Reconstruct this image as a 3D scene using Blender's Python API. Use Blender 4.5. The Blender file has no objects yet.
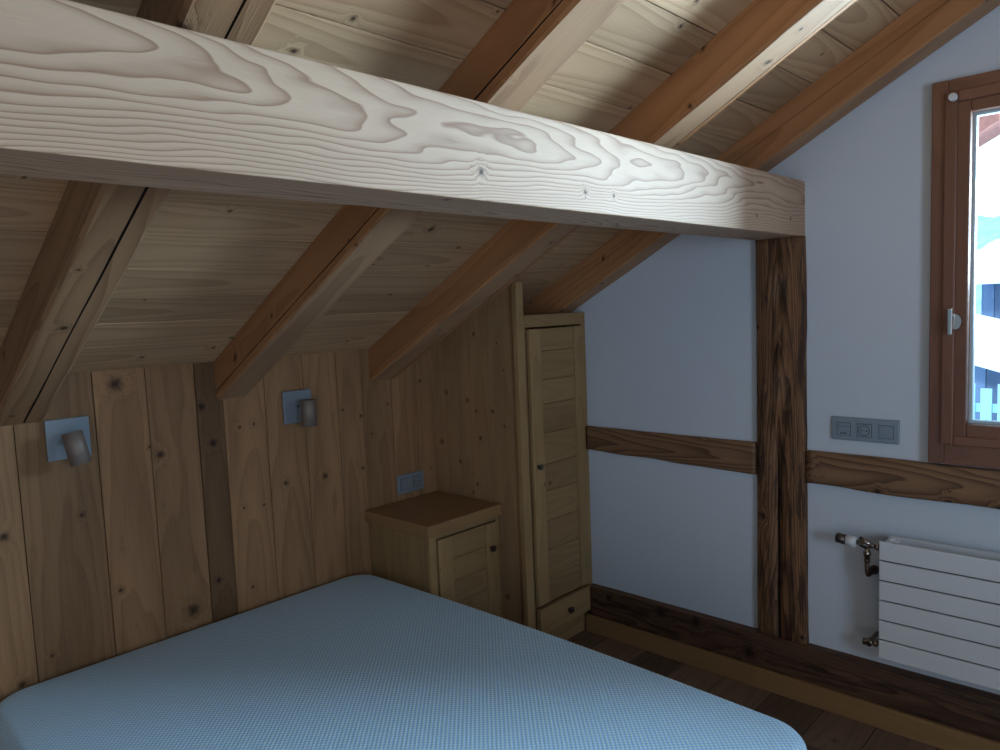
import bpy, bmesh, math, random
from mathutils import Vector, Matrix, noise as mnoise
S = bpy.context.scene
COL = S.collection
PI = math.pi

# ------------------------------------------------------------------ materials
def new_mat(name):
    m = bpy.data.materials.new(name); m.use_nodes = True
    nt = m.node_tree; nt.nodes.clear()
    out = nt.nodes.new('ShaderNodeOutputMaterial')
    return m, nt, out

class NB:
    def __init__(s, nt): s.nt = nt
    def n(s, t, **k):
        x = s.nt.nodes.new(t)
        for a, b in k.items(): setattr(x, a, b)
        return x
    def link(s, a, b): s.nt.links.new(a, b)
    def put(s, sock, v):
        if isinstance(v, bpy.types.NodeSocket): s.link(v, sock)
        elif v is not None: sock.default_value = v
    def math(s, op, a, b=None, c=None, clamp=False):
        x = s.n('ShaderNodeMath', operation=op); x.use_clamp = clamp
        s.put(x.inputs[0], a)
        if b is not None: s.put(x.inputs[1], b)
        if c is not None: s.put(x.inputs[2], c)
        return x.outputs[0]
    def vec(s, x, y, z):
        c = s.n('ShaderNodeCombineXYZ')
        s.put(c.inputs[0], x); s.put(c.inputs[1], y); s.put(c.inputs[2], z)
        return c.outputs[0]
    def noise(s, vec, scale=1., detail=2., rough=.5, dist=0.):
        x = s.n('ShaderNodeTexNoise'); s.put(x.inputs['Vector'], vec)
        x.inputs['Scale'].default_value = scale; x.inputs['Detail'].default_value = detail
        x.inputs['Roughness'].default_value = rough; x.inputs['Distortion'].default_value = dist
        return x.outputs['Fac']
    def smooth(s, v, a, b, lo=0., hi=1.):
        x = s.n('ShaderNodeMapRange', interpolation_type='SMOOTHSTEP')
        s.put(x.inputs[0], v); x.inputs[1].default_value = a; x.inputs[2].default_value = b
        x.inputs[3].default_value = lo; x.inputs[4].default_value = hi
        return x.outputs[0]
    def mix(s, f, a, b, mode='MIX'):
        x = s.n('ShaderNodeMix', data_type='RGBA', blend_type=mode)
        s.put(x.inputs[0], f); s.put(x.inputs[6], a); s.put(x.inputs[7], b)
        return x.outputs[2]
    def ramp(s, f, pts):
        x = s.n('ShaderNodeValToRGB'); s.put(x.inputs[0], f)
        e = x.color_ramp.elements
        while len(e) < len(pts): e.new(.5)
        for i, (p, v) in enumerate(pts):
            e[i].position = p; e[i].color = (v, v, v, 1)
        return x.outputs[0]

def c4(c): return (c[0], c[1], c[2], 1.)

def wood(name, base, late, A=250., B=2., C=2., contrast=.55, knots=None, kdens=.45, krad=(.004, .012),
         rough=.6, bump=.25, fibre=.12, patch=.18, blotch=None, vscale=5., uscale=.9, dark=(.035, .02, .012),
         edge=.62, spec=.3, ndet=2.5, heart=.85):
    """pine and larch: ring contours of a plain-sawn board in the board's own grain coordinates"""
    m, nt, out = new_mat(name); b = NB(nt)
    at = b.n('ShaderNodeAttribute', attribute_name='wc')
    sep = b.n('ShaderNodeSeparateXYZ'); b.link(at.outputs['Vector'], sep.inputs[0])
    u, v, w = sep.outputs
    tn = b.n('ShaderNodeAttribute', attribute_name='tint')
    tint = tn.outputs['Fac']
    w7 = b.math('MULTIPLY', w, 7.31)
    uu = b.math('MULTIPLY_ADD', u, uscale, w7)
    vv = b.math('MULTIPLY_ADD', v, vscale, b.math('MULTIPLY', w, 3.17))
    n1 = b.noise(b.vec(uu, vv, w), 1., ndet, .5)
    # knots ---------------------------------------------------------------
    if knots:
        geo = b.n('ShaderNodeNewGeometry')
        k = None
        for (x, y, z, r) in knots:
            d = b.n('ShaderNodeVectorMath', operation='DISTANCE'); b.link(geo.outputs['Position'], d.inputs[0])
            d.inputs[1].default_value = (x, y, z)
            q = b.math('DIVIDE', d.outputs['Value'], r)
            k = q if k is None else b.math('MINIMUM', k, q)
        wob = b.noise(geo.outputs['Position'], 70., 4., .65)
        k = b.math('MULTIPLY', k, b.math('MULTIPLY_ADD', wob, 2.0, .1))
    else:
        vo = b.n('ShaderNodeTexVoronoi', voronoi_dimensions='2D', feature='F1'); vo.inputs['Scale'].default_value = 5.
        b.link(b.vec(b.math('MULTIPLY_ADD', w, 31.3, u), b.math('MULTIPLY_ADD', w, 17.7, v), 0.), vo.inputs['Vector'])
        sc = b.n('ShaderNodeSeparateColor'); b.link(vo.outputs['Color'], sc.inputs[0])
        rnd = sc.outputs[0]; on = b.math('LESS_THAN', sc.outputs[1], kdens)
        r = b.math('MULTIPLY_ADD', b.math('POWER', rnd, 2.), krad[1] - krad[0], krad[0])
        d = b.math('MULTIPLY', vo.outputs['Distance'], .2)
        wob = b.noise(b.vec(b.math('MULTIPLY', u, 60.), b.math('MULTIPLY', v, 90.), w), 1., 2.)
        k = b.math('MULTIPLY', b.math('DIVIDE', d, r), b.math('MULTIPLY_ADD', wob, 1.6, .2))
        k = b.math('ADD', k, b.math('MULTIPLY', b.math('SUBTRACT', 1., on), 50.))
    core = b.smooth(k, .25, .85, 1., 0.)
    rim = b.smooth(k, .7, 1.15, 1., 0.)
    halo = b.smooth(k, .8, 2.2, 1., 0.)
    swell = b.math('EXPONENT', b.math('MULTIPLY', b.math('POWER', b.math('MULTIPLY', k, .42), 2.), -1.))
    f = b.math('MULTIPLY', b.math('MULTIPLY', v, v), A)
    f = b.math('MULTIPLY_ADD', u, B, f)
    f = b.math('MULTIPLY_ADD', b.math('SUBTRACT', n1, .5), C * 2, f)
    f = b.math('MULTIPLY_ADD', swell, 1.5, f)
    f = b.math('MULTIPLY_ADD', w, 3.7, f)
    saw = b.math('FRACT', f)
    ring = b.ramp(saw, [(0., 0.), (edge * .6, .12), (edge, .45), (.93, 1.), (1., 0.)])
    fib = b.noise(b.vec(b.math('MULTIPLY', uu, 7.), b.math('MULTIPLY', v, 330.), w), 1., 3., .6)
    pat = b.noise(b.vec(b.math('MULTIPLY', uu, 1.6), b.math('MULTIPLY', vv, 1.6), b.math('ADD', w, 5.)), 1., 3., .55)
    col = b.mix(b.math('MULTIPLY', ring, contrast), c4(base), c4(late))
    # brightness
    g = b.math('MULTIPLY', b.math('SUBTRACT', fib, .5), fibre * 2)
    g = b.math('ADD', b.math('MULTIPLY_ADD', b.math('SUBTRACT', pat, .5), patch * 2, g), 1.)
    g = b.math('MULTIPLY', g, tint)
    if blotch:
        bl = b.noise(b.vec(b.math('MULTIPLY', uu, 5.), b.math('MULTIPLY', vv, 3.5), b.math('ADD', w, 11.)), 1., 5., .65)
        bl = b.smooth(bl, blotch[0], blotch[1])
        col = b.mix(b.math('MULTIPLY', bl, blotch[2]), col, c4(dark))
    col = b.mix(b.math('MULTIPLY', halo, .45), col, c4([x * .45 for x in late]))
    col = b.mix(b.math('MULTIPLY', rim, .7), col, c4([x * .42 for x in late]))
    col = b.mix(b.math('MULTIPLY', core, heart), col, c4(dark))
    cb = b.n('ShaderNodeVectorMath', operation='SCALE'); b.link(col, cb.inputs[0]); b.link(g, cb.inputs[3])
    p = b.n('ShaderNodeBsdfPrincipled'); b.link(cb.outputs[0], p.inputs['Base Color'])
    p.inputs['Roughness'].default_value = rough; p.inputs['Specular IOR Level'].default_value = spec
    h = b.math('ADD', b.math('MULTIPLY', ring, .6), b.math('MULTIPLY', fib, .8))
    h = b.math('SUBTRACT', h, b.math('MULTIPLY', core, .8))
    bp = b.n('ShaderNodeBump'); bp.inputs['Strength'].default_value = bump; bp.inputs['Distance'].default_value = .0015
    b.link(h, bp.inputs['Height']); b.link(bp.outputs[0], p.inputs['Normal'])
    b.link(p.outputs[0], out.inputs[0])
    return m

def plain(name, col, rough=.5, metal=0., spec=.5, bump=0., bscale=200., vary=0.):
    m, nt, out = new_mat(name); b = NB(nt)
    p = b.n('ShaderNodeBsdfPrincipled')
    geo = b.n('ShaderNodeTexCoord')
    nz = b.noise(geo.outputs['Object'], bscale, 3.)
    if vary:
        x = b.n('ShaderNodeVectorMath', operation='SCALE'); x.inputs[0].default_value = col
        b.link(b.math('MULTIPLY_ADD', b.math('SUBTRACT', nz, .5), vary * 2, 1.), x.inputs[3])
        b.link(x.outputs[0], p.inputs['Base Color'])
    else: p.inputs['Base Color'].default_value = c4(col)
    p.inputs['Roughness'].default_value = rough; p.inputs['Metallic'].default_value = metal
    p.inputs['Specular IOR Level'].default_value = spec
    if bump:
        bp = b.n('ShaderNodeBump'); bp.inputs['Strength'].default_value = bump; bp.inputs['Distance'].default_value = .001
        b.link(nz, bp.inputs['Height']); b.link(bp.outputs[0], p.inputs['Normal'])
    b.link(p.outputs[0], out.inputs[0])
    return m

def glass_mat():
    m, nt, out = new_mat('pane_glass'); b = NB(nt)
    t = b.n('ShaderNodeBsdfTransparent'); t.inputs[0].default_value = (.93, .97, .97, 1)
    g = b.n('ShaderNodeBsdfGlossy'); g.inputs['Roughness'].default_value = .02
    fr = b.n('ShaderNodeFresnel'); fr.inputs[0].default_value = 1.3
    mx = b.n('ShaderNodeMixShader'); b.link(fr.outputs[0], mx.inputs[0]); b.link(t.outputs[0], mx.inputs[1]); b.link(g.outputs[0], mx.inputs[2])
    b.link(mx.outputs[0], out.inputs[0])
    return m

def mattress_mat():
    m, nt, out = new_mat('mattress_fabric'); b = NB(nt)
    tc = b.n('ShaderNodeTexCoord')
    sp = b.n('ShaderNodeSeparateXYZ'); b.link(tc.outputs['Object'], sp.inputs[0])
    k = 2 * PI / .0155
    sx = b.math('SINE', b.math('MULTIPLY', sp.outputs[0], k)); sy = b.math('SINE', b.math('MULTIPLY', sp.outputs[1], k))
    h = b.math('MULTIPLY', sx, sy)
    hs = b.smooth(h, -.35, .5)
    fine = b.noise(tc.outputs['Object'], 700., 2.)
    p = b.n('ShaderNodeBsdfPrincipled')
    col = b.mix(hs, (.38, .64, 1., 1), (.68, .93, 1., 1))
    b.link(col, p.inputs['Base Color'])
    p.inputs['Roughness'].default_value = .75; p.inputs['Specular IOR Level'].default_value = .3
    p.inputs['Sheen Weight'].default_value = .25
    bp = b.n('ShaderNodeBump'); bp.inputs['Strength'].default_value = .5; bp.inputs['Distance'].default_value = .0022
    b.link(b.math('MULTIPLY_ADD', fine, .25, hs), bp.inputs['Height']); b.link(bp.outputs[0], p.inputs['Normal'])
    b.link(p.outputs[0], out.inputs[0])
    return m

WLK = [(0.903, 1.325, 0.02), (0.768, 0.91, 0.008), (0.549, 0.893, 0.014), (0.865, 0.628, 0.009), (0.557, 0.42, 0.012), (1.03, 1.063, 0.013), (0.998, 1.097, 0.006), (1.19, 1.213, 0.013), (1.222, 1.075, 0.013), (1.205, 0.559, 0.01), (1.331, 1.118, 0.006), (1.388, 1.122, 0.006), (1.324, 0.808, 0.005), (1.406, 0.801, 0.005), (1.507, 0.868, 0.009), (1.337, 0.494, 0.007), (1.69, 0.862, 0.012), (1.104, 0.479, 0.022), (1.795, 1.124, 0.006), (1.885, 1.086, 0.008), (1.88, 0.859, 0.008), (1.938, 1.0, 0.005), (2.227, 1.205, 0.007), (2.268, 0.787, 0.005), (0.645, 0.48, 0.006), (2.034, 1.121, 0.005), (.30, .8, .012), (.1, .6, .01), (-.2, .9, .015), (-.5, .7, .01)]
PNK = [(0.292, 1.417, 0.008), (0.097, 1.149, 0.009), (0.05, 0.914, 0.011), (0.235, 1.119, 0.008), (0.29, 1.073, 0.007), (0.389, 1.079, 0.009), (0.308, 0.952, 0.01), (0.457, 1.019, 0.006), (0.276, 0.739, 0.008), (0.435, 0.255, 0.01), (0.171, 0.832, 0.008), (0.248, 0.698, 0.006), (0.43, 1.377, 0.005), (0.465, 1.262, 0.005)]

M = {}
M['wallwood'] = wood('old_larch_boards', (.34, .19, .092), (.21, .108, .048), A=200, B=1.5, C=2.6, contrast=.55, knots=[(0., y, z, r) for y, z, r in WLK], patch=.38, fibre=.28, blotch=(.60, .80, .5))
M['panelwood'] = wood('wardrobe_side_boards', (.36, .215, .108), (.25, .14, .065), A=160, B=1.2, C=1.6, contrast=.4, knots=[(x, 2.30, z, r) for x, z, r in PNK], patch=.3, fibre=.25, blotch=(.62, .82, .35), heart=.45)
M['ceil'] = wood('ceiling_spruce', (.47, .30, .17), (.28, .155, .075), A=420, B=1.3, C=2.4, contrast=.58, kdens=.55, krad=(.004, .012), patch=.2, fibre=.18, vscale=4.)
M['rafter'] = wood('rafter_larch', (.42, .20, .085), (.25, .105, .04), A=180, B=1.0, C=1.6, contrast=.5, kdens=.55, krad=(.005, .013), patch=.22, blotch=(.70, .85, .4), bump=.35)
M['rafter_old'] = wood('rafter_old_pine', (.31, .175, .09), (.16, .08, .038), A=320, B=1.2, C=2.4, contrast=.6, kdens=.55, krad=(.005, .013), patch=.28, blotch=(.66, .84, .6), bump=.5)
M['beam'] = wood('planed_spruce_beam', (.47, .325, .225), (.22, .11, .06), A=620, B=5.2, C=4.8, contrast=.85, kdens=.12, krad=(.004, .008), patch=.1, fibre=.08, bump=.45, edge=.75, vscale=6., uscale=1.5, ndet=3.2)
M['rafter_pale'] = wood('pale_rafter_underside', (.40, .235, .13), (.25, .13, .068), A=150, B=1., C=2., contrast=.5, kdens=.5, krad=(.005, .012), patch=.2, bump=.4)
M['old'] = wood('weathered_timber', (.25, .125, .06), (.05, .022, .012), A=700, B=4.0, C=4.5, contrast=.85, kdens=.6, krad=(.006, .016), patch=.5, fibre=.45, blotch=(.45, .62, .8), vscale=11., dark=(.022, .011, .007), bump=.9, rough=.65)
M['oldrail'] = wood('weathered_rail', (.24, .13, .068), (.06, .03, .017), A=420, B=3.5, C=3.5, contrast=.8, kdens=.65, krad=(.008, .02), patch=.3, fibre=.25, blotch=(.62, .8, .5), dark=(.025, .013, .008), bump=.8, rough=.65, vscale=9.)
M['sill'] = wood('dark_sill_timber', (.105, .052, .028), (.03, .014, .009), A=420, B=3.0, C=4.5, contrast=.8, kdens=.4, krad=(.008, .02), patch=.4, fibre=.3, blotch=(.48, .66, .7), dark=(.013, .008, .006), bump=.9, rough=.6, vscale=9.)
M['crack'] = plain('crack_dark', (.012, .007, .005), .9)
M['cab'] = wood('cabinet_pine', (.335, .215, .098), (.245, .145, .06), A=260, B=1.8, C=3.0, contrast=.5, kdens=.35, krad=(.003, .009), patch=.28, fibre=.2, rough=.5)
M['cabtop'] = wood('nightstand_top_pine', (.33, .19, .085), (.23, .12, .05), A=200, B=1.2, C=2., contrast=.4, kdens=.2, krad=(.003, .008), patch=.16, rough=.42)
M['floor'] = wood('brown_oak_floor', (.15, .095, .065), (.075, .045, .03), A=260, B=2., C=3., contrast=.5, kdens=.3, krad=(.004, .01), patch=.35, rough=.42, blotch=(.55, .75, .35), spec=.45)
M['base'] = wood('honey_baseboard', (.26, .15, .065), (.18, .10, .04), A=200, B=1.2, C=2., contrast=.35, kdens=.3, krad=(.004, .008), rough=.45)
M['win'] = wood('red_brown_window_wood', (.205, .088, .052), (.14, .055, .03), A=160, B=.8, C=1.2, contrast=.45, kdens=0., patch=.14, rough=.38, fibre=.14, spec=.45)
M['plaster'] = plain('white_plaster', (.575, .63, .70), .85, spec=.2, bump=.25, bscale=120.)
M['white'] = plain('white_enamel', (.64, .66, .68), .35)
M['groove'] = plain('groove_shadow_paint', (.12, .12, .12), .6)
M['chrome'] = plain('brushed_chrome', (.55, .53, .50), .25, 1.)
M['brass'] = plain('aged_brass', (.38, .33, .29), .25, 1.)
M['pipe'] = plain('dark_copper_pipe', (.10, .06, .045), .4, .6)
M['alu'] = plain('matt_silver_plate', (.27, .32, .37), .4, .35)
M['alu_in'] = plain('silver_insert', (.25, .30, .35), .35, .3)
M['bronze'] = plain('grey_bronze_tube', (.23, .185, .155), .5, .4)
M['black'] = plain('black_inside', (.01, .01, .01), .6)
M['knob'] = plain('dark_pewter', (.12, .10, .09), .35, .85)
M['seal'] = plain('grey_glazing_seal', (.5, .62, .68), .5)
M['mattress'] = mattress_mat()
M['glass'] = glass_mat()
M['snow'] = plain('snow', (.86, .92, .97), .9, spec=.1, bump=.3, bscale=3.)
M['barn'] = wood('blue_grey_barn_boards', (.13, .20, .33), (.07, .11, .2), A=50, B=1, C=2, contrast=.5, kdens=0., bump=.1)
M['hill'] = plain('distant_forest', (.30, .62, .66), .9, vary=.5, bscale=.9)  # bright teal has the fog mixed into the forest colour
M['picket'] = plain('frosted_fence', (.30, .58, .66), .7)
M['soffit'] = plain('speckled_brown_soffit', (.42, .17, .13), .8, vary=.5, bscale=60.)
M['frost'] = plain('frosty_shrub', (.2, .45, .5), .8)

# ------------------------------------------------------------------ mesh builder
class MB:
    def __init__(s): s.v = []; s.f = []; s.wc = []; s.t = []; s.mi = []; s.sm = []
    def face(s, idx, wcs, tint=1., mi=0, smooth=False):
        s.f.append(idx); s.wc.extend(wcs); s.t.extend([tint] * len(idx)); s.mi.append(mi); s.sm.append(smooth)
    def box(s, x0, x1, y0, y1, z0, z1, grain='z', seed=None, tint=1., mi=0, bev=0., mat=None, vc=None):
        seed = random.uniform(0, 40) if seed is None else seed
        bm = bmesh.new()
        bmesh.ops.create_cube(bm, size=1.)
        for v in bm.verts:
            v.co = Vector(((x0 + x1) / 2 + v.co.x * (x1 - x0), (y0 + y1) / 2 + v.co.y * (y1 - y0), (z0 + z1) / 2 + v.co.z * (z1 - z0)))
        if bev: bmesh.ops.bevel(bm, geom=bm.edges[:], offset=bev, segments=2, affect='EDGES', profile=.5)
        c = ((x0 + x1) / 2, (y0 + y1) / 2, (z0 + z1) / 2)
        s.add_bm(bm, grain, seed, tint, mi, c if vc is None else vc, mat)
    def add_bm(s, bm, grain='z', seed=0., tint=1., mi=0, c=(0, 0, 0), mat=None, smooth=False):
        g = 'xyz'.index(grain); bm.normal_update(); base = len(s.v)
        bm.verts.ensure_lookup_table()
        for v in bm.verts: s.v.append((mat @ v.co) if mat else v.co.copy())
        o = [i for i in range(3) if i != g]
        for f in bm.faces:
            n = [abs(q) for q in f.normal]; k = n.index(max(n))
            if k == g:
                wcs = [(l.vert.co[o[0]] - c[o[0]], l.vert.co[o[1]] - c[o[1]] + .02, seed + .31) for l in f.loops]
            else:
                q = [i for i in o if i != k][0]
                wcs = [(l.vert.co[g], l.vert.co[q] - c[q], seed + (0 if f.normal[k] > 0 else .17) + k * .13) for l in f.loops]
            s.face([base + l.vert.index for l in f.loops], wcs, tint, mi, smooth)
        bm.free()
    def tube(s, pts, r, seg=16, mi=0, caps=True):
        rs = r if isinstance(r, (list, tuple)) else [r] * len(pts)
        pts = [Vector(p) for p in pts]; rings = []
        ref = None
        for i, p in enumerate(pts):
            d = (pts[min(i + 1, len(pts) - 1)] - pts[max(i - 1, 0)]).normalized()
            if ref is None: ref = Vector((0, 0, 1)) if abs(d.z) < .9 else Vector((1, 0, 0))
            a = d.cross(ref).normalized(); b_ = a.cross(d).normalized(); ref = b_
            ring = []
            for k in range(seg):
                t = 2 * PI * k / seg
                ring.append(len(s.v)); s.v.append(p + (a * math.cos(t) + b_ * math.sin(t)) * rs[i])
            rings.append(ring)
        z = [(0, 0, 0)] * 4
        for i in range(len(rings) - 1):
            for k in range(seg):
                s.face([rings[i][k], rings[i][(k + 1) % seg], rings[i + 1][(k + 1) % seg], rings[i + 1][k]], z, 1., mi, True)
        if caps:
            s.face(rings[0][::-1], [(0, 0, 0)] * seg, 1., mi); s.face(rings[-1], [(0, 0, 0)] * seg, 1., mi)
    def build(s, name, mats, parent=None):
        me = bpy.data.meshes.new(name); me.from_pydata([tuple(v) for v in s.v], [], s.f)
        a = me.attributes.new('wc', 'FLOAT_VECTOR', 'CORNER')
        a.data.foreach_set('vector', [q for w in s.wc for q in w])
        t = me.attributes.new('tint', 'FLOAT', 'CORNER'); t.data.foreach_set('value', s.t)
        if not isinstance(mats, (list, tuple)): mats = [mats]
        for m in mats: me.materials.append(m)
        me.polygons.foreach_set('material_index', s.mi); me.polygons.foreach_set('use_smooth', s.sm)
        me.update(); 
        bm = bmesh.new(); bm.from_mesh(me); bmesh.ops.recalc_face_normals(bm, faces=bm.faces[:]); bm.to_mesh(me); bm.free()
        o = bpy.data.objects.new(name, me); COL.objects.link(o)
        if parent: attach(o, parent)
        return o

def attach(o, p):
    o.parent = p
    o.matrix_parent_inverse = world_of(p).inverted()
def world_of(o):
    m = Matrix.LocRotScale(o.location, o.rotation_euler, o.scale)
    return (world_of(o.parent) @ o.matrix_parent_inverse @ m) if o.parent else m

def tag(o, label=None, cat=None, group=None, kind=None):
    if label: o['label'] = label
    if cat: o['category'] = cat
    if group: o['group'] = group
    if kind: o['kind'] = kind
    return o
def thing(name, loc, label, cat, group=None):
    o = bpy.data.objects.new(name, None); COL.objects.link(o); o.location = loc; o.empty_display_size = .1
    return tag(o, label, cat, group)
def struct(o): o['kind'] = 'structure'; return o

random.seed(4)
# ------------------------------------------------------------------ key dimensions
SL = .53; CZ = 1.372; RD = .142           # roof slope, plank plane at the low wall, rafter depth
YW = 2.75; YF = -1.7; XR = 4.7; XRIDGE = 3.1
BX0, BX1, BZ0, BZ1 = 1.385, 1.57, 1.742, 1.9375
def czone(x): return CZ + SL * x if x <= XRIDGE else CZ + SL * XRIDGE - SL * (x - XRIDGE)

# ------------------------------------------------------------------ floor
m = MB(); m.box(-.1, XR + .1, YF - .1, YW + .2, -.12, -.012, seed=1, mi=1)
edges = [-.10, .08, .285, .49, .692, .895, 1.08, 1.266, 1.463, 1.66, 1.84, 2.03]
while edges[-1] < XR + .1: edges.append(edges[-1] + random.choice([.16, .19, .21]))
for a, b_ in zip(edges[:-1], edges[1:]):
    y = YF - random.uniform(0, 1.)
    cuts = [YF - .05]
    y = YF + random.uniform(.4, 1.5)
    while y < YW: cuts.append(y); y += random.uniform(1.0, 1.8)
    cuts.append(YW + .1)
    for c, d in zip(cuts[:-1], cuts[1:]):
        m.box(a + .0016, b_ - .0016, c + .0012, d - .0008, -.02, 0, 'y', tint=random.uniform(.65, 1.35))
struct(m.build('floor', [M['floor'], M['black']]))

# ------------------------------------------------------------------ left wall of upright boards
m = MB(); m.box(-.16, -.024, YF - .1, YW + .2, -.1, 1.55, seed=1, mi=1)
seam = [-1.72, -1.5, -1.31, -1.1, -.95, -.74, -.57, -.36, -.17, .02, .2, .40, .602, .833, 1.001, 1.172, 1.271, 1.441, 1.613, 1.772, 1.90, 2.056, 2.198, 2.31, 2.46, 2.60, 2.75]
tints = {12: .80, 13: 1.04, 14: .98, 15: .50, 16: 1.08, 17: 1.0, 18: 1.05, 19: .95, 20: .85, 21: .98, 22: .96, 11: 1.06}
for i, (a, b_) in enumerate(zip(seam[:-1], seam[1:])):
    t = tints.get(i, random.uniform(.8, 1.1)); off = random.uniform(-.002, 0)
    m.box(-.026, off, a + .0012, b_ - .0012, 0, CZ + .02, 'z', tint=t, seed=i * 1.37, bev=.0015)
struct(m.build('wall_left', [M['wallwood'], M['black']]))

# ------------------------------------------------------------------ ceiling boards
TH = math.atan(SL)
def slope_mat(right=False):
    if not right:
        R = Matrix(((math.cos(TH), 0, -math.sin(TH)), (0, 1, 0), (math.sin(TH), 0, math.cos(TH)))).to_4x4()
        return Matrix.Translation((0, 0, CZ)) @ R
    R = Matrix(((math.cos(TH), 0, math.sin(TH)), (0, 1, 0), (-math.sin(TH), 0, math.cos(TH)))).to_4x4()
    return Matrix.Translation((XRIDGE, 0, CZ + SL * XRIDGE)) @ R
m = MB(); cs = math.cos(TH)
SM = slope_mat(); SMR = slope_mat(True)
m.box(-.25 / cs, XRIDGE / cs, YF - .1, YW + .9, .03, .16, mi=1, mat=SM, seed=1)
m.box(0, (XR - XRIDGE + .3) / cs, YF - .1, YW + .9, .03, .16, mi=1, mat=SMR, seed=1)
x = 1.505 - .135 * 12
while x < XRIDGE:
    x1 = min(x + .135, XRIDGE + .01)
    cuts = [YF - .05, random.uniform(-1.2, .0), YW + .0]
    for c, d in zip(cuts[:-1], cuts[1:]):
        m.box(x / cs + .0020, x1 / cs - .0020, c + .0012, d, random.uniform(0, .0012), .022, 'y', tint=random.uniform(.80, 1.1), mat=SM, bev=.0008)
    x = x1 if x1 < XRIDGE else 99
x = 0
while x < XR - XRIDGE + .1:
    m.box(x / cs + .0008, (x + .135) / cs - .0008, YF - .05, YW, 0., .022, 'y', tint=random.uniform(.86, 1.1), mat=SMR, bev=.0012)
    x += .135
struct(m.build('ceiling', [M['ceil'], M['black']]))

# ------------------------------------------------------------------ gable wall with window opening
WX0, WX1, WZ0, WZ1 = 1.983, 3.19, .962, 2.178     # outer frame
HX0, HX1, HZ0, HZ1 = WX0 + .02, WX1 - .02, WZ0 + .02, WZ1 - .02
m = MB()
T0, T1 = YW, YW + .16
def wallpoly(xs):   # vertical strips under the roof line
    for (a, b_, z0, zt) in xs:
        base = len(m.v)
        za = czone(a) + .02 if zt is None else zt; zb = czone(b_) + .02 if zt is None else zt
        for y in (T0, T1):
            for (px, pz) in ((a, z0), (b_, z0), (b_, zb), (a, za)): m.v.append(Vector((px, y, pz)))
        q = [(0, 0, 0)] * 4
        for f in ([0, 1, 2, 3], [7, 6, 5, 4], [0, 4, 5, 1], [1, 5, 6, 2], [2, 6, 7, 3], [3, 7, 4, 0]):
            m.face([base + i for i in f], q)
wallpoly([(-.1, HX0, -.1, None), (HX0, HX1, -.1, HZ0), (HX0, XRIDGE, HZ1, None), (XRIDGE, HX1, HZ1, None), (HX1, XR + .1, -.1, None)])
struct(m.build('wall_back', M['plaster']))
m = MB(); T0, T1 = YF - .12, YF
wallpoly([(-.1, XRIDGE, -.1, None), (XRIDGE, XR + .1, -.1, None)])
struct(m.build('wall_front', M['plaster']))
m = MB(); m.box(XR, XR + .12, YF - .1, YW + .16, -.1, czone(XR) + .02)
struct(m.build('wall_right', M['plaster']))

# ------------------------------------------------------------------ window
m = MB()
def frame(m, x0, x1, z0, z1, w, y0, y1, wb=None, bev=.003, tint=1.):
    wb = wb or w
    m.box(x0, x0 + w, y0, y1, z0, z1, 'z', bev=bev, tint=tint * .94)
    m.box(x1 - w, x1, y0, y1, z0, z1, 'z', bev=bev, tint=tint)
    m.box(x0 + w, x1 - w, y0 + .0005, y1, z1 - w, z1, 'x', bev=bev, tint=tint)
    m.box(x0 + w, x1 - w, y0 + .0005, y1, z0, z0 + wb, 'x', bev=bev, tint=tint)
frame(m, WX0, WX1, WZ0, WZ1, .046, 2.715, 2.85, wb=.075)
win = m.build('window_1', M['win']); struct(win)
m = MB(); SX0, SX1, SZ0, SZ1 = WX0 + .038, WX1 - .038, WZ0 + .066, WZ1 - .038
frame(m, SX0, SX1, SZ0, SZ1, .036, 2.702, 2.80, wb=.03, bev=.004)
frame(m, SX0 + .03, SX1 - .03, SZ0 + .024, SZ1 - .03, .04, 2.712, 2.80, wb=.045, bev=.004, tint=.97)
sash = m.build('sash', M['win'], win)
GX0, GX1, GZ0, GZ1 = SX0 + .068, SX1 - .068, SZ0 + .067, SZ1 - .068
m = MB(); frame(m, GX0, GX1, GZ0, GZ1, .011, 2.748, 2.775, bev=.001)
m.build('glazing_seal', M['seal'], sash)
m = MB(); m.box(GX0 + .006, GX1 - .006, 2.760, 2.764, GZ0 + .006, GZ1 - .006)
m.build('pane', M['glass'], sash)
m = MB(); m.tube([(2.046, 2.703, 2.118), (2.046, 2.698, 2.118), (2.046, 2.688, 2.118), (2.046, 2.684, 2.118)], [.011, .0125, .0125, .010], 20)
tag(m.build('hinge_cap', M['white'], win), 'round white cap')
hd = MB(); hd.box(2.043, 2.056, 2.672, 2.684, 1.385, 1.468, bev=.002)
hd.box(2.047, 2.062, 2.684, 2.704, 1.44, 1.452, bev=.002)
h = hd.build('window_handle', M['chrome'], win)
bm = bmesh.new(); bmesh.ops.create_cone(bm, cap_ends=True, segments=28, radius1=.024, radius2=.024, depth=.008)
bmesh.ops.scale(bm, vec=(.62, 1, 1), verts=bm.verts); bmesh.ops.rotate(bm, matrix=Matrix.Rotation(PI / 2, 3, 'X'), verts=bm.verts)
bmesh.ops.translate(bm, vec=(2.062, 2.698, 1.425), verts=bm.verts)
m = MB(); m.add_bm(bm); m.build('handle_plate', M['chrome'], h)

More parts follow.
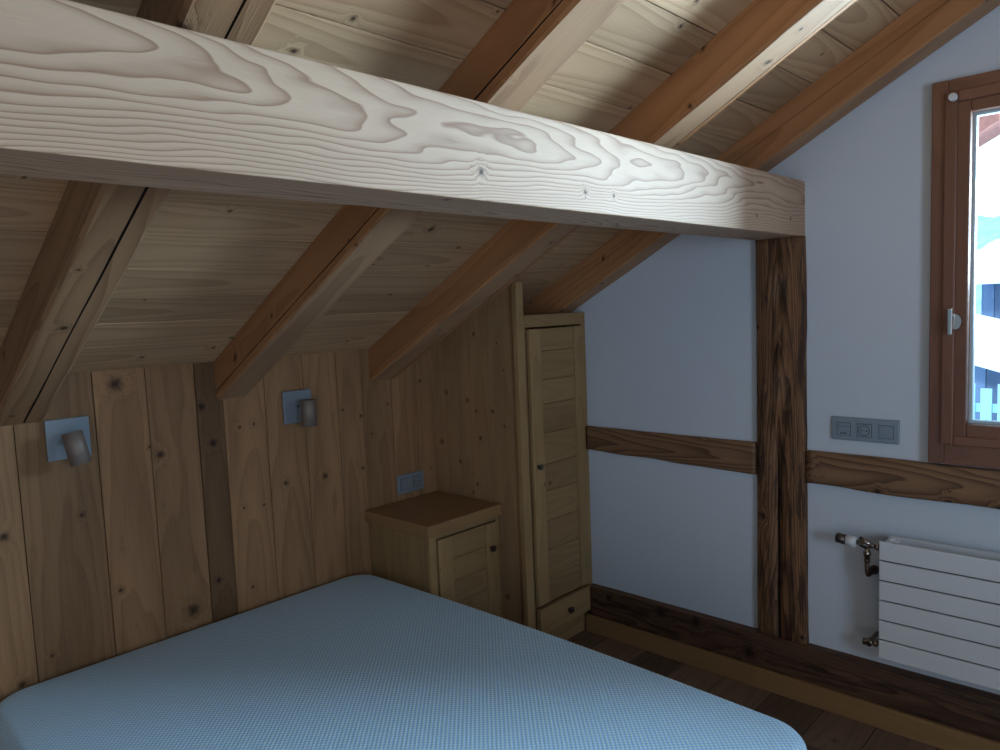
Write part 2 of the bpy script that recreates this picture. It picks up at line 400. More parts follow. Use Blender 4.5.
# ------------------------------------------------------------------ timbers on the gable wall
def lumpy_bar(x0, x1, y0, y1, topf, botf, n=50, grain='x', seed=0., mats=None, name='', vc=None, mi=0, dy=.0015):
    """horizontal hewn timber with wandering top and bottom outline"""
    m = MB(); rows = []
    for i in range(n + 1):
        x = x0 + (x1 - x0) * i / n; zt, zb = topf(x), botf(x)
        j = lambda k: mnoise.noise(Vector((x * 9, k * 3.3, seed))) * dy
        zs = [zb, zb + .004, zb + (zt - zb) * .33, zb + (zt - zb) * .66, zt - .004, zt]
        prof = [(y1, zb), (y0 + .005, zb), (y0 + j(1), zs[1]), (y0 + j(2), zs[2]), (y0 + j(3), zs[3]), (y0 + j(4), zs[4]), (y0 + .005, zt), (y1, zt)]
        rows.append([(len(m.v) + q, p) for q, p in enumerate(prof)])
        m.v.extend([Vector((x, p[0], p[1])) for p in prof])
    c = vc if vc is not None else (topf(x0) + botf(x0)) / 2
    for r, s_ in zip(rows[:-1], rows[1:]):
        for k in range(7):
            q = [r[k], r[k + 1], s_[k + 1], s_[k]]
            wcs = []
            for (ix, p) in q:
                X = m.v[ix].x
                wcs.append((X, (p[1] - c) if 1 <= k <= 5 else p[0] - y0 + .08, seed + (0 if 1 <= k <= 5 else .4)))
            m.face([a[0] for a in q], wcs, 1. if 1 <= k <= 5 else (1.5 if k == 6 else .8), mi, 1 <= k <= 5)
    for r in (rows[0], rows[-1]): m.face([a[0] for a in r], [(p[0], p[1], seed) for _, p in r])
    return m.build(name, mats)
nz = lambda x, s, a: mnoise.noise(Vector((x, s, 0))) * a
# post
m = MB(); n = 60; rows = []
for i in range(n + 1):
    z = .205 + (BZ0 - .205) * i / n
    xl = 1.395 - .006 * (1 - i / n) + nz(z * 3, 1.3, .004) + nz(z * 14, 8.3, .0018); xr = 1.574 + .004 * (1 - i / n) + nz(z * 3, 5.1, .004) + nz(z * 14, 2.3, .0018)
    yf = 2.722
    cx = 1.478 + nz(z * 4, 9.9, .008) ; g = max(0., .0045 * math.sin(max(0., min(1., (1.0 - z) / .80)) * PI) + (.003 if z < .45 else 0))
    dp = min(.02, g * 6)
    j = lambda k: mnoise.noise(Vector((z * 8, k * 3.3, 4))) * .0016
    prof = [(xl, YW + .02), (xl, yf + .006), (xl + .006, yf + j(1)), ((xl + cx) / 2, yf + j(2)), (cx - g - .0004, yf + j(3)), (cx, yf + dp), (cx + g + .0004, yf + j(4)), ((xr + cx) / 2, yf + j(5)), (xr - .006, yf + j(6)), (xr, yf + .006), (xr, YW + .02)]
    rows.append(list(range(len(m.v), len(m.v) + len(prof)))); m.v.extend([Vector((p[0], p[1], z)) for p in prof])
for r, s_ in zip(rows[:-1], rows[1:]):
    for k in range(10):
        q = [r[k], r[k + 1], s_[k + 1], s_[k]]
        side = k in (0, 9); cr = k in (4, 5)
        wcs = [(m.v[a].z, (m.v[a].x - 1.478) if not side else m.v[a].y - 2.65, 6.2 + side * .3) for a in q]
        m.face(q, wcs, 1., 1 if cr and (m.v[s_[5]].y > 2.7235) else 0, not (side or cr))
for r in (rows[0], rows[-1]): m.face(r, [(m.v[a].x, m.v[a].y, 3.) for a in r])
tag(m.build('timber_post', [M['old'], M['crack']]), 'dark weathered upright timber post with long crack, under the end of the pale beam', 'post')
tag(lumpy_bar(.5685, 1.384, 2.728, YW + .02, lambda x: .966 + nz(x * 5, 1, .005), lambda x: .858 - .018 * (x - .57) / .8 + nz(x * 6, 4, .005), seed=2.2, mats=M['oldrail'], name='timber_rail', dy=.001),
    'short dark horizontal timber rail on white wall between wardrobe and post', 'timber rail')
def rb(x): return .837 - .006 * min(1, max(0, (x - 1.6) / .15)) + nz(x * 5, 7, .006)
tag(lumpy_bar(1.578, XR, 2.724, YW + .02, lambda x: .956 + nz(x * 4, 2.4, .004), rb, n=90, seed=9.1, mats=M['oldrail'], name='timber_rail', dy=.001),
    'long brown horizontal timber rail with knots, running right from post under the window', 'timber rail')
tag(lumpy_bar(.5685, XR, 2.702, YW + .02, lambda x: .212 + nz(x * 3, 12, .005), lambda x: 0., n=110, seed=5.4, mats=M['sill'], name='timber_sill', dy=.004),
    'thick blackened timber sill beam along the foot of the white wall', 'sill beam')
m = MB(); m.box(.5685, XR, 2.684, 2.701, 0, .082, 'x', bev=.003)
struct(m.build('baseboard_back', M['base']))
m = MB(); m.box(XR - .017, XR, YF, 2.68, 0, .082, 'y', bev=.003); struct(m.build('baseboard_right', M['base']))

# ------------------------------------------------------------------ big beam
m = MB(); bm = bmesh.new(); bmesh.ops.create_cube(bm, size=1.)
for v in bm.verts: v.co = Vector(((BX0 + BX1) / 2 + v.co.x * (BX1 - BX0), (YF + YW) / 2 + v.co.y * (YW - YF + .02), (BZ0 + BZ1) / 2 + v.co.z * (BZ1 - BZ0)))
bmesh.ops.bevel(bm, geom=[e for e in bm.edges if abs(e.verts[0].co.y - e.verts[1].co.y) > 1], offset=.005, segments=3, affect='EDGES', profile=.6)
m.add_bm(bm, 'y', 3.0, 1., 0, (1.44, 0, 1.878))
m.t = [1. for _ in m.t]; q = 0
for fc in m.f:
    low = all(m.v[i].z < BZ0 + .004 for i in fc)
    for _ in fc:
        if low: m.t[q] = 1.25  # underside colour lightened to stand in for bounced light
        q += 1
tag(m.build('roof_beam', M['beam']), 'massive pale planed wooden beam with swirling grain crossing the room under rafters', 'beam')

# ------------------------------------------------------------------ rafters
def rafter(y0, y1, mat, seed, crack, label, tint=1., depth=RD, pale=True):
    m = MB(); n = 70; rows = []
    side, pos, wid = crack
    for i in range(n + 1):
        X = .0 + (XRIDGE + .02) * i / n
        q = lambda k, a, fr=3.: mnoise.noise(Vector((X * fr, k * 5.1 + seed, seed))) * a
        w = 0 if side == '' else wid * (.5 + .9 * abs(mnoise.noise(Vector((X * 2.2, seed, 1.))))) 
        cp = pos + q(1, .012, 2.) + q(2, .004, 9.)
        yl, yr = y0 + q(3, .003), y1 + q(4, .003)
        ch = .005 + abs(q(5, .010, 4.)); ch2 = .006 + abs(q(6, .014, 3.))
        D = -depth
        prof = [(yl, -.0005)]
        if side == 'side':
            h = D * (1 - cp)
            prof += [(yl, h + w), (yl + w * 4, h), (yl, h - w)]
        prof += [(yl, D + ch), (yl + ch, D)]
        if side == 'bottom':
            c = yl + (yr - yl) * cp
            prof += [(c - w, D), (c, D + w * 4), (c + w, D)]
        prof += [(yr - ch2, D), (yr, D + ch2), (yr, -.0005)]
        rows.append((X, prof, list(range(len(m.v), len(m.v) + len(prof)))))
        m.v.extend([Vector((X, p[0], p[1] + CZ + SL * X)) for p in prof])
    k0 = 1 if side == 'side' else 3
    for (Xa, pa, a), (Xb, pb, b_) in zip(rows[:-1], rows[1:]):
        for k in range(len(a) - 1):
            idx = [a[k], a[k + 1], b_[k + 1], b_[k]]
            P = [(Xa, pa[k]), (Xa, pa[k + 1]), (Xb, pb[k + 1]), (Xb, pb[k])]
            dy = abs(pa[k][0] - pa[k + 1][0]); dz = abs(pa[k][1] - pa[k + 1][1])
            if dz > dy: wcs = [(X * 1.13, p[1] + depth * .45, seed + (.2 if pa[k][0] > (y0 + y1) / 2 else 0)) for X, p in P]
            else: wcs = [(X * 1.13, p[0] - (y0 + y1) / 2, seed + .5) for X, p in P]
            ck = side and k in (k0, k0 + 1); m.face(idx, wcs, tint, 1 if ck else (2 if (pale and dy > .03) else 0))
    for r in (rows[0], rows[-1]): m.face(r[2], [(p[0], p[1], seed) for p in r[1]], tint)
    return tag(m.build('rafter', [mat, M['crack'], M['rafter_pale']]), label, 'rafter', 'rafters under the sloping board ceiling')
rafter(.548, .682, M['rafter_old'], 3.3, ('bottom', .60, .0042), 'wide brown rafter farthest left with a long open crack along its underside', pale=False)
rafter(1.245, 1.37, M['rafter'], 7.7, ('side', .22, .003), 'rafter with a dark crack along its side, between the two silver wall lamps', .92)
rafter(1.945, 2.085, M['rafter'], 12.1, ('bottom', .8, .0018), 'smooth reddish rafter coming down to the left of the wardrobe side panel', .98)
rafter(2.635, 2.752, M['rafter'], 17.9, ('side', .55, .0012), 'reddish rafter running up the white wall above the wardrobe door', 1.)

# ------------------------------------------------------------------ wardrobe
W = thing('wardrobe', (.28, 2.54, 0), 'tall narrow pine wardrobe built under the slope against the white wall', 'wardrobe')
m = MB(); ps = [-.010, .075, .17, .245, .36, .53]
ym = 2.31
for i, (a, b_) in enumerate(zip(ps[:-1], ps[1:])):
    a += .0008; b_ -= .0008; off = random.uniform(0, .0012)
    base = len(m.v)
    for y in (2.300 + off, 2.322):
        for (x, z) in ((a, .0), (b_, .0), (b_, CZ + SL * b_ - .012), (a, CZ + SL * a - .012)): m.v.append(Vector((x, y, z)))
    sd = 4.4 + i * 1.7; cx = (a + b_) / 2
    for f in ([0, 1, 2, 3], [7, 6, 5, 4], [0, 4, 5, 1], [1, 5, 6, 2], [2, 6, 7, 3], [3, 7, 4, 0]):
        m.face([base + q for q in f], [(m.v[base + q].z, m.v[base + q].x - cx, sd) for q in f], [1.02, .95, 1., 1.04, .97][i])
m.build('side_panel', M['panelwood'], W)
m = MB(); m.box(.531, .556, 2.284, 2.328, 0, 1.63, 'z', bev=.002, tint=1.12)
m.build('front_post', M['cab'], W)
m = MB()
m.box(.004, .535, 2.735, 2.7485, 0, 1.485, 'z'); m.box(.004, .535, 2.33, 2.734, 1.465, 1.485, 'y'); m.box(.004, .02, 2.33, 2.734, .1, 1.46, 'z', tint=.4)
m.box(.02, .53, 2.33, 2.734, .205, .222, 'y')
m.build('carcass', M['cab'], W)
m = MB(); m.box(.531, .556, 2.3285, 2.718, 1.440, 1.492, 'y', bev=.0015, tint=.98); m.box(.531, .556, 2.7185, 2.7485, .0, 1.492, 'z', bev=.0015, tint=1.02)
m.box(.531, .550, 2.3285, 2.342, .09, 1.4395, 'z', tint=.75)
m.build('face_frame', M['cab'], W)
for (py, pz) in ((2.338, 1.452), (2.733, 1.468), (2.308, 1.452), (2.305, .16)):
    m = MB(); m.tube([(.5555, py, pz), (.5568, py, pz)], .003, 10); m.build('wooden_peg', M['knob'], W)
def plank_door(x, y0, y1, z0, z1, lw, rw, seams, parent, name='door', th=.02):
    m = MB()
    m.box(x, x + th, y0, y0 + lw, z0, z1, 'z', bev=.002, tint=1.14)
    m.box(x, x + th, y1 - rw, y1, z0, z1, 'z', bev=.002, tint=1.0)
    zs = [z1] + seams + [z0]
    for a, b_ in zip(zs[:-1], zs[1:]):
        m.box(x, x + th - .0045, y0 + lw + .0006, y1 - rw - .0006, b_ + .0008, a - .0008, 'y', bev=.0015, tint=random.uniform(.86, 1.0))
    m.box(x - .002, x + .004, y0 + .01, y1 - .01, z0 + .01, z1 - .01, mi=1)
    return m.build(name, [M['cab'], M['black']], parent)
d = plank_door(.545, 2.350, 2.7165, .226, 1.432, .072, .062, [1.335, 1.21, 1.105, .978, .842, .722, .59, .458, .335], W)
def knob(x, y, z, s, parent):
    m = MB(); m.box(x, x + .012, y - s * .35, y + s * .35, z - s * .35, z + s * .35, bev=.001)
    m.box(x + .012, x + .02, y - s / 2, y + s / 2, z - s / 2, z + s / 2, bev=.002)
    return tag(m.build('knob', M['knob'], parent), 'small square dark metal knob')
knob(.565, 2.376, .841, .022, d)
m = MB(); m.box(.549, .574, 2.348, 2.7165, .100, .214, 'y', bev=.002, tint=1.05)
m.box(.3, .549, 2.352, 2.71, .105, .2, 'x', tint=.4)
dr = m.build('drawer', M['cab'], W)
knob(.574, 2.545, .155, .025, dr)
m = MB(); m.box(.52, .545, 2.329, 2.718, 0, .090, 'y', bev=.001, tint=.98); m.box(.4, .54, 2.33, 2.715, .09, .099, mi=1)
m.build('plinth', [M['cab'], M['black']], W)

W.location.x += .011
# ------------------------------------------------------------------ nightstand
N = thing('nightstand', (.2, 2.1, 0), 'low pine bedside cabinet with thick top, in the corner beside the mattress', 'bedside cabinet')
m = MB(); m.box(.002, .424, 1.872, 2.298, .623, .673, 'x', bev=.004, tint=1.)
m.build('cabinet_top', M['cabtop'], N)
m = MB()
for i, (a, b_) in enumerate(((.004, .12), (.1205, .26), (.2605, .385))):
    m.box(a, b_, 1.893, 1.911, .02, .6225, 'z', tint=(.98, 1.03, 1.)[i])
m.box(.004, .40, 2.277, 2.295, .02, .6225, 'z'); m.box(.004, .38, 1.912, 2.2765, .02, .04, 'y'); m.box(.004, .016, 1.912, 2.2765, .04, .62, 'z', tint=.5)
m.build('carcass', M['cab'], N)
m = MB(); m.box(.3855, .402, 1.891, 1.928, .0, .6225, 'z', bev=.001, tint=1.1); m.box(.3855, .4015, 1.9285, 2.2765, .604, .6225, 'y', tint=.95)
m.box(.3855, .402, 2.277, 2.297, 0, .6225, 'z', tint=.95)
m.build('face_frame', M['cab'], N)
d = plank_door(.388, 1.936, 2.274, .06, .598, .078, .062, [.50, .405, .31, .21, .13], N)
knob(.408, 2.238, .487, .024, d)

# ------------------------------------------------------------------ bed base + mattress
B = thing('bed_base', (1.0, 1.15, 0), 'low bed base standing under the light blue mattress', 'bed base')
m = MB(); m.box(.04, 1.93, .50, 1.81, .12, .205, 'x', bev=.004); m.build('bed_frame', M['cab'], B)
for x in (.12, 1.84):
    for y in (.58, 1.73):
        m = MB(); m.box(x - .03, x + .03, y - .03, y + .03, 0, .1199, 'z', bev=.003); m.build('leg', M['cab'], B)
HX, HY, MH = .972, .712, .218
def outline(ins):
    pts = []; r = max(.02, .11 - ins * .9); hx, hy = HX - ins, HY - ins
    for (sx, sy, a0) in ((1, 1, 0), (-1, 1, PI / 2), (-1, -1, PI), (1, -1, 1.5 * PI)):
        for k in range(9):
            a = a0 + PI / 2 * k / 8
            pts.append((sx * (hx - r) + r * math.cos(a), sy * (hy - r) + r * math.sin(a)))
        nx, ny = {(1, 1): (-1, 1), (-1, 1): (-1, -1), (-1, -1): (1, -1), (1, -1): (1, 1)}[(sx, sy)]
        ex, ey = pts[-1]
        a1 = a0 + PI / 2
        tx, ty = nx * (hx - r) + r * math.cos(a1), ny * (hy - r) + r * math.sin(a1)
        for k in range(1, 12): pts.append((ex + (tx - ex) * k / 12, ey + (ty - ey) * k / 12))
    return [(x + (.010 * (1 - (y / HY) ** 2) if x > 0 else 0), y * (.972 + .040 * (1 - (x / HX) ** 2))) for x, y in pts]
m = MB(); er = .034
prof = [(er, 0.)] + [(er * (1 - math.sin(a)), er * (1 - math.cos(a))) for a in (.5, 1.0, PI / 2)] + [(0, MH * .33), (-.002, MH * .5), (0, MH * .7)]
prof += [(er * (1 - math.cos(a)), MH - er + er * math.sin(a)) for a in (0, .3, .6, .9, 1.2, PI / 2)]
prof += [(.07, MH + .002), (.12, MH + .004), (.20, MH + .006), (.32, MH + .007), (.45, MH + .0075), (.6, MH + .008)]
rows = []
for ins, z in prof:
    o_ = outline(ins); rows.append(list(range(len(m.v), len(m.v) + len(o_)))); m.v.extend([Vector((x, y, z)) for x, y in o_])
for r_, s_ in zip(rows[:-1], rows[1:]):
    for k in range(len(r_)):
        k2 = (k + 1) % len(r_); m.face([r_[k], r_[k2], s_[k2], s_[k]], [(0, 0, 0)] * 4, 1., 0, True)
m.face(rows[0][::-1], [(0, 0, 0)] * len(rows[0])); m.face(rows[-1], [(0, 0, 0)] * len(rows[0]), 1., 0, True)
mt = m.build('mattress', M['mattress']); mt.location = (.012 + HX, 1.146, .2055)
tag(mt, 'bare mattress in light blue dimpled fabric filling the foreground', 'mattress')

# ------------------------------------------------------------------ wall lamps
def lamp(y0, tilt_y, tilt_x, cx, cy, cz, label):
    L = thing('wall_lamp', (0, y0 + .063, 1.10), label, 'lamp', 'square-backed wall spots over the bed')
    m = MB(); m.box(.0005, .014, y0, y0 + .126, 1.102, 1.232, bev=.002); tag(m.build('back_plate', M['alu'], L), 'square brushed silver plate')
    m = MB(); m.tube([(.013, y0 + .063, 1.168), (.03, y0 + .063, 1.168), (cx - .02, cy, cz + .01)], .006, 12); m.build('arm', M['chrome'], L)
    R = Matrix.Translation((cx, cy, cz)) @ Matrix.Rotation(tilt_x, 4, 'X') @ Matrix.Rotation(tilt_y, 4, 'Y')
    r = .030; h = .052
    m = MB(); pr = [(-h, r - .003), (-h + .001, r), (h - .001, r), (h, r - .001)]
    m.tube([R @ Vector((0, 0, a)) for a, _ in pr], [q for _, q in pr], 36, caps=False)
    b0 = len(m.v); pr2 = [(h, r - .001), (h, .0005)]
    m.tube([R @ Vector((0, 0, h)), R @ Vector((0, 0, h + .0002))], [r - .001, .0005], 36, caps=False)
    m.tube([R @ Vector((0, 0, -h)), R @ Vector((0, 0, -h + .03))], [r - .003, r - .004], 36, caps=False)
    m.tube([R @ Vector((0, 0, -h + .03)), R @ Vector((0, 0, -h + .0302))], [r - .004, .0005], 36, caps=False, mi=1)
    tag(m.build('lamp_shade', [M['bronze'], M['black']], L), 'grey bronze cylinder')
lamp(.683, math.radians(-12), math.radians(7), .095, .742, 1.144, 'left silver square wall lamp with tilted bronze cylinder spot, beside the cracked rafter foot')
lamp(1.512, 0., 0., .085, 1.577, 1.146, 'right silver square wall lamp with upright bronze cylinder spot, between second and third rafters')

# ------------------------------------------------------------------ sockets
def ring(m, c, r, t, axis, seg=28, d=.001, mi=0):
    pts = []
    for i in range(seg):
        a = 2 * PI * i / seg
        pts.append(a)
    for a0, a1 in zip(pts, pts[1:] + pts[:1]):
        q = []
        for rr, aa in ((r - t, a0), (r, a0), (r, a1), (r - t, a1)):
            o = Vector((0, rr * math.cos(aa), rr * math.sin(aa))) if axis == 'x' else Vector((rr * math.cos(aa), 0, rr * math.sin(aa)))
            q.append(len(m.v)); m.v.append(Vector(c) + o)
        m.face(q, [(0, 0, 0)] * 4, 1., mi)
T = thing('wall_socket', (1.778, YW, 1.007), 'silver triple wall plate with socket and switch beside window above timber rail', 'socket plate')
m = MB(); m.box(1.666, 1.890, 2.740, YW - .0004, 1.007, 1.090, bev=.003); m.build('cover_plate', M['alu'], T)
def insert(x0, x1, kind, parent):
    z0, z1 = 1.025, 1.069
    m = MB(); m.box(x0 - .0012, x1 + .0012, 2.7388, 2.7405, z0 - .0012, z1 + .0012, mi=1)
    m.box(x0, x1, 2.7365, 2.7395, z0, z1, bev=.001)
    cx, cz = (x0 + x1) / 2, (z0 + z1) / 2; y = 2.7362
    if kind == 'socket':
        ring(m, (cx, y, cz), .0185, .0018, 'y', mi=1)
        for dx in (-.0085, .0085):
            m.tube([(cx + dx, y + .001, cz), (cx + dx, y - .0003, cz)], .0026, 12, mi=1)
        m.tube([(cx, y + .001, cz + .011), (cx, y - .001, cz + .011)], .0024, 12, mi=2)
        return m.build('socket', [M['alu_in'], M['black'], M['chrome']], parent)
    if kind == 'data':
        m.box(x0, x1, y - .0003, y + .001, z1 - .0125, z1 - .0115, mi=1)
        m.box(cx - .010, cx + .010, y - .0005, y + .001, z0 + .006, z0 + .009, mi=1)
        m.box(cx - .010, cx - .009, y - .0004, y + .001, z0 + .006, z0 + .014, mi=1)
        m.box(cx + .009, cx + .010, y - .0004, y + .001, z0 + .006, z0 + .014, mi=1)
        return m.build('data_outlet', [M['alu_in'], M['black']], parent)
    return m.build('switch', [M['alu_in'], M['black']], parent)
insert(1.686, 1.731, 'data', T); insert(1.756, 1.801, 'socket', T); insert(1.826, 1.871, 'switch', T)
T = thing('wall_socket', (0, 2.135, .70), 'small silver double socket plate on boards just above bedside cabinet', 'socket plate')
m = MB(); m.box(.0004, .010, 2.058, 2.212, .702, .789, bev=.003); m.build('cover_plate', M['alu'], T)
m = MB(); m.box(.0095, .0112, 2.0745, 2.1235, .720, .771, mi=1); m.box(.010, .014, 2.076, 2.122, .7215, .7695, bev=.001)
m.build('switch', [M['alu'], M['black']], T)
m = MB(); m.box(.0095, .0112, 2.1455, 2.1945, .720, .771, mi=1); m.box(.010, .0135, 2.147, 2.193, .7215, .7695, bev=.001)
ring(m, (.0138, 2.17, .7455), .019, .0016, 'x', mi=1)
m.tube([(.0125, 2.17, .7455), (.0137, 2.17, .7455)], .0165, 24, mi=2)
for dy in (-.0085, .0085): m.tube([(.0135, 2.17 + dy, .7455), (.0141, 2.17 + dy, .7455)], .0028, 12, mi=1)
m.build('socket', [M['alu'], M['black'], M['alu_in']], T)

# ------------------------------------------------------------------ radiator
Rd = thing('radiator', (2.35, 2.68, .28), 'white flat panel radiator with six horizontal slats under the window', 'radiator')
RX0, RX1 = 1.861, 3.0
m = MB()
for i in range(6):
    z1 = .694 - i * .0690
    m.box(RX0, RX1, 2.626, 2.636, z1 - .0642, z1, bev=.0028)
m.box(RX0 + .004, RX1 - .004, 2.637, 2.640, .29, .690, mi=1)
m.build('front_panel', [M['white'], M['groove']], Rd)
m = MB()
for i in range(6):
    z1 = .696 - i * .0690
    m.box(RX0 + .012, RX1 - .012, 2.700, 2.710, z1 - .0655, z1, bev=.0025)
m.build('back_panel', M['white'], Rd)
for x in (RX0 + .028, RX1 - .028):
    m = MB(); m.box(x - .018, x + .018, 2.640, 2.700, .285, .690, bev=.004); m.tube([(x, 2.67, .689), (x, 2.67, .700)], .0115, 16)
    m.build('header', M['white'], Rd)
m = MB()
x = RX0 + .1
while x < RX1 - .1:
    m.box(x, x + .0012, 2.640, 2.700, .30, .675); x += .022
m.build('convector_fins', M['white'], Rd)
for x in (2.1, 2.76):
    m = MB(); m.box(x - .012, x + .012, 2.710, YW - .0005, .62, .66); m.build('wall_bracket', M['white'], Rd)
yv = 2.665
V = MB()
V.tube([(1.872, yv, .661), (1.852, yv, .661), (1.85, yv, .661), (1.842, yv, .661), (1.84, yv, .661), (1.832, yv, .661), (1.776, yv, .665)], [.007, .007, .0125, .0125, .009, .008, .009], 16)
V.tube([(1.786, yv, .664), (1.798, yv, .663), (1.814, yv, .662), (1.828, yv, .661)], [.010, .0150, .0150, .010], 16)
V.tube([(1.790, yv - .006, .683), (1.828, yv - .012, .666)], [.0085, .0085], 12)
V.tube([(1.812, yv, .655), (1.812, yv, .640), (1.812, yv, .638), (1.812, yv, .625), (1.812, yv, .624), (1.812, yv, .614)], [.008, .008, .0125, .0125, .010, .010], 16)
va = V.build('radiator_valve', M['brass'], Rd)
m = MB(); m.tube([(1.778, yv, .665), (1.776, yv, .665), (1.744, yv, .667), (1.742, yv, .667)], [.014, .0185, .0185, .014], 24)
tag(m.build('thermostat_head', M['white'], va), 'white thermostat collar')
m = MB(); m.tube([(1.742, yv, .667), (1.740, yv, .667), (1.712, yv, .669), (1.709, yv, .669)], [.013, .0175, .0175, .014], 24)
tag(m.build('thermostat_cap', M['knob'], va), 'dark chrome end cap')
m = MB(); pts = [(1.812, yv, .615), (1.812, yv, .568)] + [(1.812 + .0, yv + .018 * (1 - math.cos(a)), .568 - .018 * math.sin(a)) for a in (PI / 6, PI / 3, PI / 2)] + [(1.812, YW - .0005, .550)]
m.tube(pts, .0075, 14); m.tube([(1.812, yv, .612), (1.812, yv, .600)], .0095, 14); m.tube([(1.812, YW - .012, .55), (1.812, YW - .0008, .55)], .016, 18)
m.build('pipe', M['pipe'], Rd)
m = MB(); m.tube([(1.872, yv, .318), (1.848, yv, .318), (1.846, yv, .318), (1.836, yv, .318), (1.835, yv, .318), (1.822, yv, .318)], [.007, .007, .0125, .0125, .009, .009], 16)
m.tube([(1.822, yv - .016, .316), (1.822, yv - .014, .316), (1.822, yv + .012, .318)], [.009, .0115, .0115], 16)
m.tube([(1.800, yv, .314), (1.802, yv, .314), (1.822, yv, .318)], [.010, .0125, .010], 16)
m.tube([(1.822, yv, .318), (1.822, YW - .0005, .318)], .0075, 12)
m.build('return_valve', M['brass'], Rd)

# ------------------------------------------------------------------ outside the window
def ground(name, x0, x1, y0, y1, f, nx, ny, mat):
    m = MB()
    for j in range(ny + 1):
        for i in range(nx + 1):
            x = x0 + (x1 - x0) * i / nx; y = y0 + (y1 - y0) * j / ny
            m.v.append(Vector((x, y, f(x, y))))
    for j in range(ny):
        for i in range(nx):
            a = j * (nx + 1) + i; m.face([a, a + 1, a + nx + 2, a + nx + 1], [(0, 0, 0)] * 4, 1., 0, True)
    return m.build(name, mat)
gz = lambda x, y: -1.6 + mnoise.noise(Vector((x * .25, y * .25, 0))) * .35 + max(0, (x - .7)) * .22 * min(1, max(0, (y - 4) / 3)) * (1 if y < 9 else 0)
g = ground('snowy_ground', -30, 30, 3.2, 60, gz, 90, 90, M['snow']); g['kind'] = 'structure'
g = ground('distant_hill', -60, 40, 60, 90, lambda x, y: -3 + (y - 60) * .40 + 1.2 * mnoise.noise(Vector((x * .12, y * .1, 3))) + .7 * mnoise.noise(Vector((x * .5, y * .3, 7))), 160, 30, M['hill']); g['kind'] = 'structure'
def house(x0, x1, yf, yb, zb, ze, zr, label, ov=.35, eave_slope=0., thick=.22):
    H = thing('chalet', ((x0 + x1) / 2, (yf + yb) / 2, zb), label, 'chalet')
    m = MB(); x = x0
    while x < x1:
        m.box(x + .004, min(x + .18, x1) - .004, yf, yf + .05, zb, ze - eave_slope * (x - x0), 'z', tint=random.uniform(.6, 1.5)); x += .18
    m.box(x0, x1, yf + .05, yb, zb, min(ze, ze - eave_slope * (x1 - x0)) - .02, 'z')
    m.build('wall', M['barn'], H)
    for (wx, wz) in ((x0 + .55, (zb + ze) / 2 + .1),):
        m = MB(); m.box(wx - .14, wx + .14, yf - .03, yf + .02, wz - .3, wz + .3, tint=.35)
        m.build('window', M['barn'], H)
    m = MB(); n = 14
    def top(x, y):
        t = (y - (yf - ov)) / (yb - yf + ov); return ze - eave_slope * (x - x0) + (zr - ze) * t
    vs = []
    for j in range(n + 1):
        for i in range(n + 1):
            x = x0 - ov + (x1 - x0 + 2 * ov) * i / n; y = yf - ov + (yb - yf + ov) * j / n
            e = .8 if (i in (0, n) or j in (0, n)) else 1.
            vs.append((x, y, top(x, y), thick * e + .03 * mnoise.noise(Vector((x * 2, y * 2, 1)))))
    for (x, y, z, t) in vs: m.v.append(Vector((x, y, z)))
    for (x, y, z, t) in vs: m.v.append(Vector((x, y, z + t)))
    K = (n + 1) ** 2
    for j in range(n):
        for i in range(n):
            a = j * (n + 1) + i; q = [a, a + 1, a + n + 2, a + n + 1]
            m.face(q[::-1], [(0, 0, 0)] * 4); m.face([K + t for t in q], [(0, 0, 0)] * 4, 1., 0, True)
    rim = [i for i in range(n + 1)] + [j * (n + 1) + n for j in range(1, n + 1)] + [n * (n + 1) + i for i in range(n - 1, -1, -1)] + [j * (n + 1) for j in range(n - 1, 0, -1)]
    for a, b_ in zip(rim, rim[1:] + rim[:1]): m.face([a, b_, K + b_, K + a], [(0, 0, 0)] * 4)
    m.build('snowy_roof', M['snow'], H)
house(.03, 5.5, 14, 18, -2.2, 1.60, 2.35, 'farther dark timber chalet with thick snow on its roof, seen through window', ov=.5)
house(-1.2, 3.6, 9.3, 12.0, -2.2, 1.36, 1.30, 'nearer low timber building whose snowy roof slopes down, seen through lower pane', ov=.25, eave_slope=.30, thick=.36)
F = thing('garden_fence', (1.2, 7.2, -1.3), 'frosty pale fence seen through the bottom of the window', 'fence')
m = MB()
for i in range(22):
    x = .1 + i * .12
    m.box(x, x + .08, 7.2, 7.22, -1.4, .70 + (.04 if i % 2 else 0), bev=.002)
m.build('picket_panel', M['picket'], F)
m = MB(); m.box(.05, 2.8, 7.22, 7.25, .5, .57); m.box(.05, 2.8, 7.22, 7.25, -.5, -.43); m.build('fence_rail', M['picket'], F)
# roof verge outside the window
m = MB(); base = len(m.v)
A0 = (1.0, 3.2); zt = lambda x: 2.062 + SL * (x - 2.0)
for y in (3.15, 3.35):
    for (x, z) in ((1.0, zt(1.0)), (XRIDGE, zt(XRIDGE)), (XRIDGE, zt(XRIDGE) + .26), (1.0, zt(1.0) + .26)): m.v.append(Vector((x, y, z)))
for f in ([0, 1, 2, 3], [7, 6, 5, 4], [0, 4, 5, 1], [1, 5, 6, 2], [2, 6, 7, 3], [3, 7, 4, 0]): m.face(f, [(0, 0, 0)] * 4)
tag(m.build('verge_board', M['soffit']), 'brown roof edge board slanting across top corner of window outside', 'roof board')

# ------------------------------------------------------------------ camera (solved from vanishing points)
def nrm(v): return v / v.length
f = 742.
mX = nrm(Vector((-786, 35, -f))); Yc = nrm(Vector((705, 95, -f)))
Zc = nrm((-mX).cross(Yc)); Xc = Yc.cross(Zc)
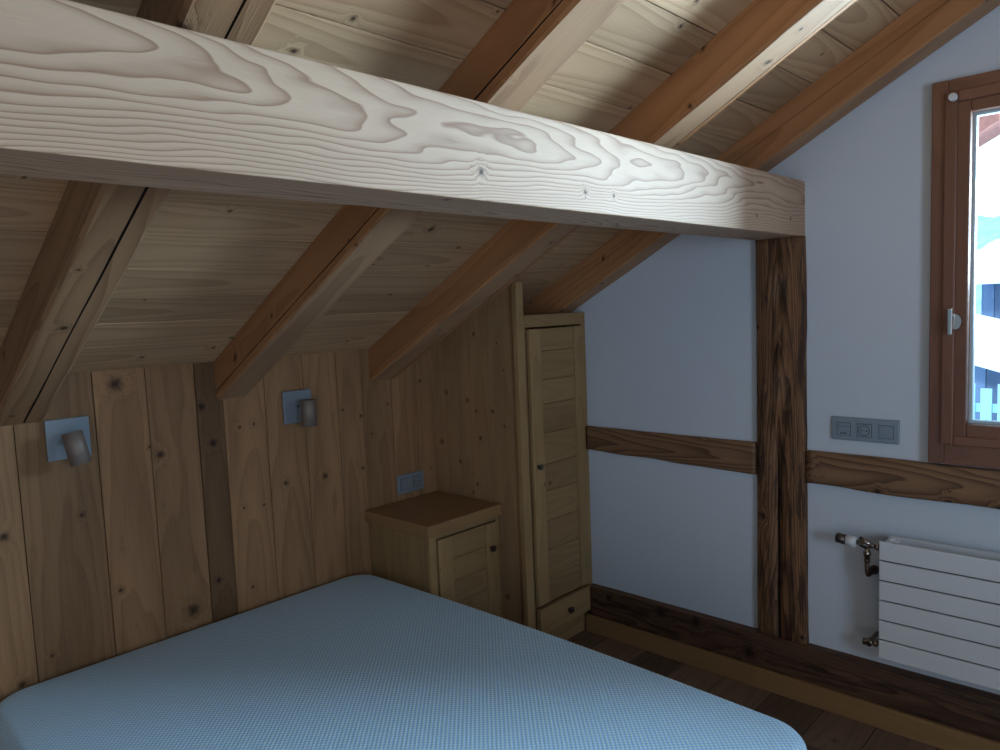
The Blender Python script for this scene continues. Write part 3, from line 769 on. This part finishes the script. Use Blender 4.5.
# rows = world axes expressed in camera space -> world-from-camera matrix
R = Matrix((Xc, Yc, Zc)).to_4x4()
cam = bpy.data.cameras.new('camera'); co = bpy.data.objects.new('camera', cam); COL.objects.link(co)
cam.sensor_width = 36.; cam.sensor_fit = 'HORIZONTAL'; cam.lens = 36. * f / 1000.; cam.clip_start = .02; cam.clip_end = 300
co.matrix_world = Matrix.Translation((2.63, 0, 1.525)) @ R
S.camera = co

# ------------------------------------------------------------------ light
w = bpy.data.worlds.new('sky'); S.world = w; w.use_nodes = True
nt = w.node_tree; nt.nodes.clear(); b = NB(nt)
tc = b.n('ShaderNodeTexCoord'); sp = b.n('ShaderNodeSeparateXYZ'); b.link(tc.outputs['Generated'], sp.inputs[0])
col = b.mix(b.smooth(sp.outputs[2], -.1, .6), (.80, .93, 1., 1), (.45, .68, 1., 1))
bg = b.n('ShaderNodeBackground'); b.link(col, bg.inputs[0]); bg.inputs[1].default_value = 2.6
o = b.n('ShaderNodeOutputWorld'); b.link(bg.outputs[0], o.inputs[0])
def area(name, loc, target, sx, sy, power, color, portal=False, spread=None):
    l = bpy.data.lights.new(name, 'AREA'); l.shape = 'RECTANGLE'; l.size = sx; l.size_y = sy; l.energy = power; l.color = color
    ob = bpy.data.objects.new(name, l); COL.objects.link(ob); ob.location = loc
    d = Vector(target) - Vector(loc); ob.rotation_euler = d.to_track_quat('-Z', 'Y').to_euler()
    if spread: l.spread = spread
    if portal: l.cycles.is_portal = True
    return ob
area('window_portal', ((GX0 + GX1) / 2, 2.86, (GZ0 + GZ1) / 2), ((GX0 + GX1) / 2, 0, (GZ0 + GZ1) / 2), 1.0, 1.05, 10, (1, 1, 1), True)
# daylight thrown in by the snow outside, then two added fill lamps
area('snow_light', (2.72, 2.98, 1.80), (1.9, 1.4, 2.15), .95, .5, 80, (.58, .79, 1.), spread=2.2)
area('right_fill', (4.6, .5, 1.5), (1.9, 2.7, 1.6), 1.1, 1.1, 27, (.60, .78, 1.), spread=2.4)  # unseen cool fill at the right wall, where no window is built
area('bounce_fill', (3.3, -.9, .45), (1.3, 1.1, 1.8), 1.4, 1.2, 9.5, (1., .84, .70))  # unseen warm fill, added low to lift the beam's underside
sun = bpy.data.lights.new('sun', 'SUN'); sun.energy = 2.5; sun.angle = .1; sun.color = (.95, .97, 1.)
so = bpy.data.objects.new('sun', sun); COL.objects.link(so); so.rotation_euler = Vector((.3, 1, -.9)).to_track_quat('-Z', 'Y').to_euler()

S.view_settings.view_transform = 'Standard'; S.view_settings.look = 'None'; S.view_settings.exposure = 0.; S.view_settings.gamma = 1.
S.cycles.use_denoising = True
S.cycles.max_bounces = 8; S.cycles.diffuse_bounces = 5; S.cycles.transparent_max_bounces = 12
S.cycles.sample_clamp_indirect = 6.
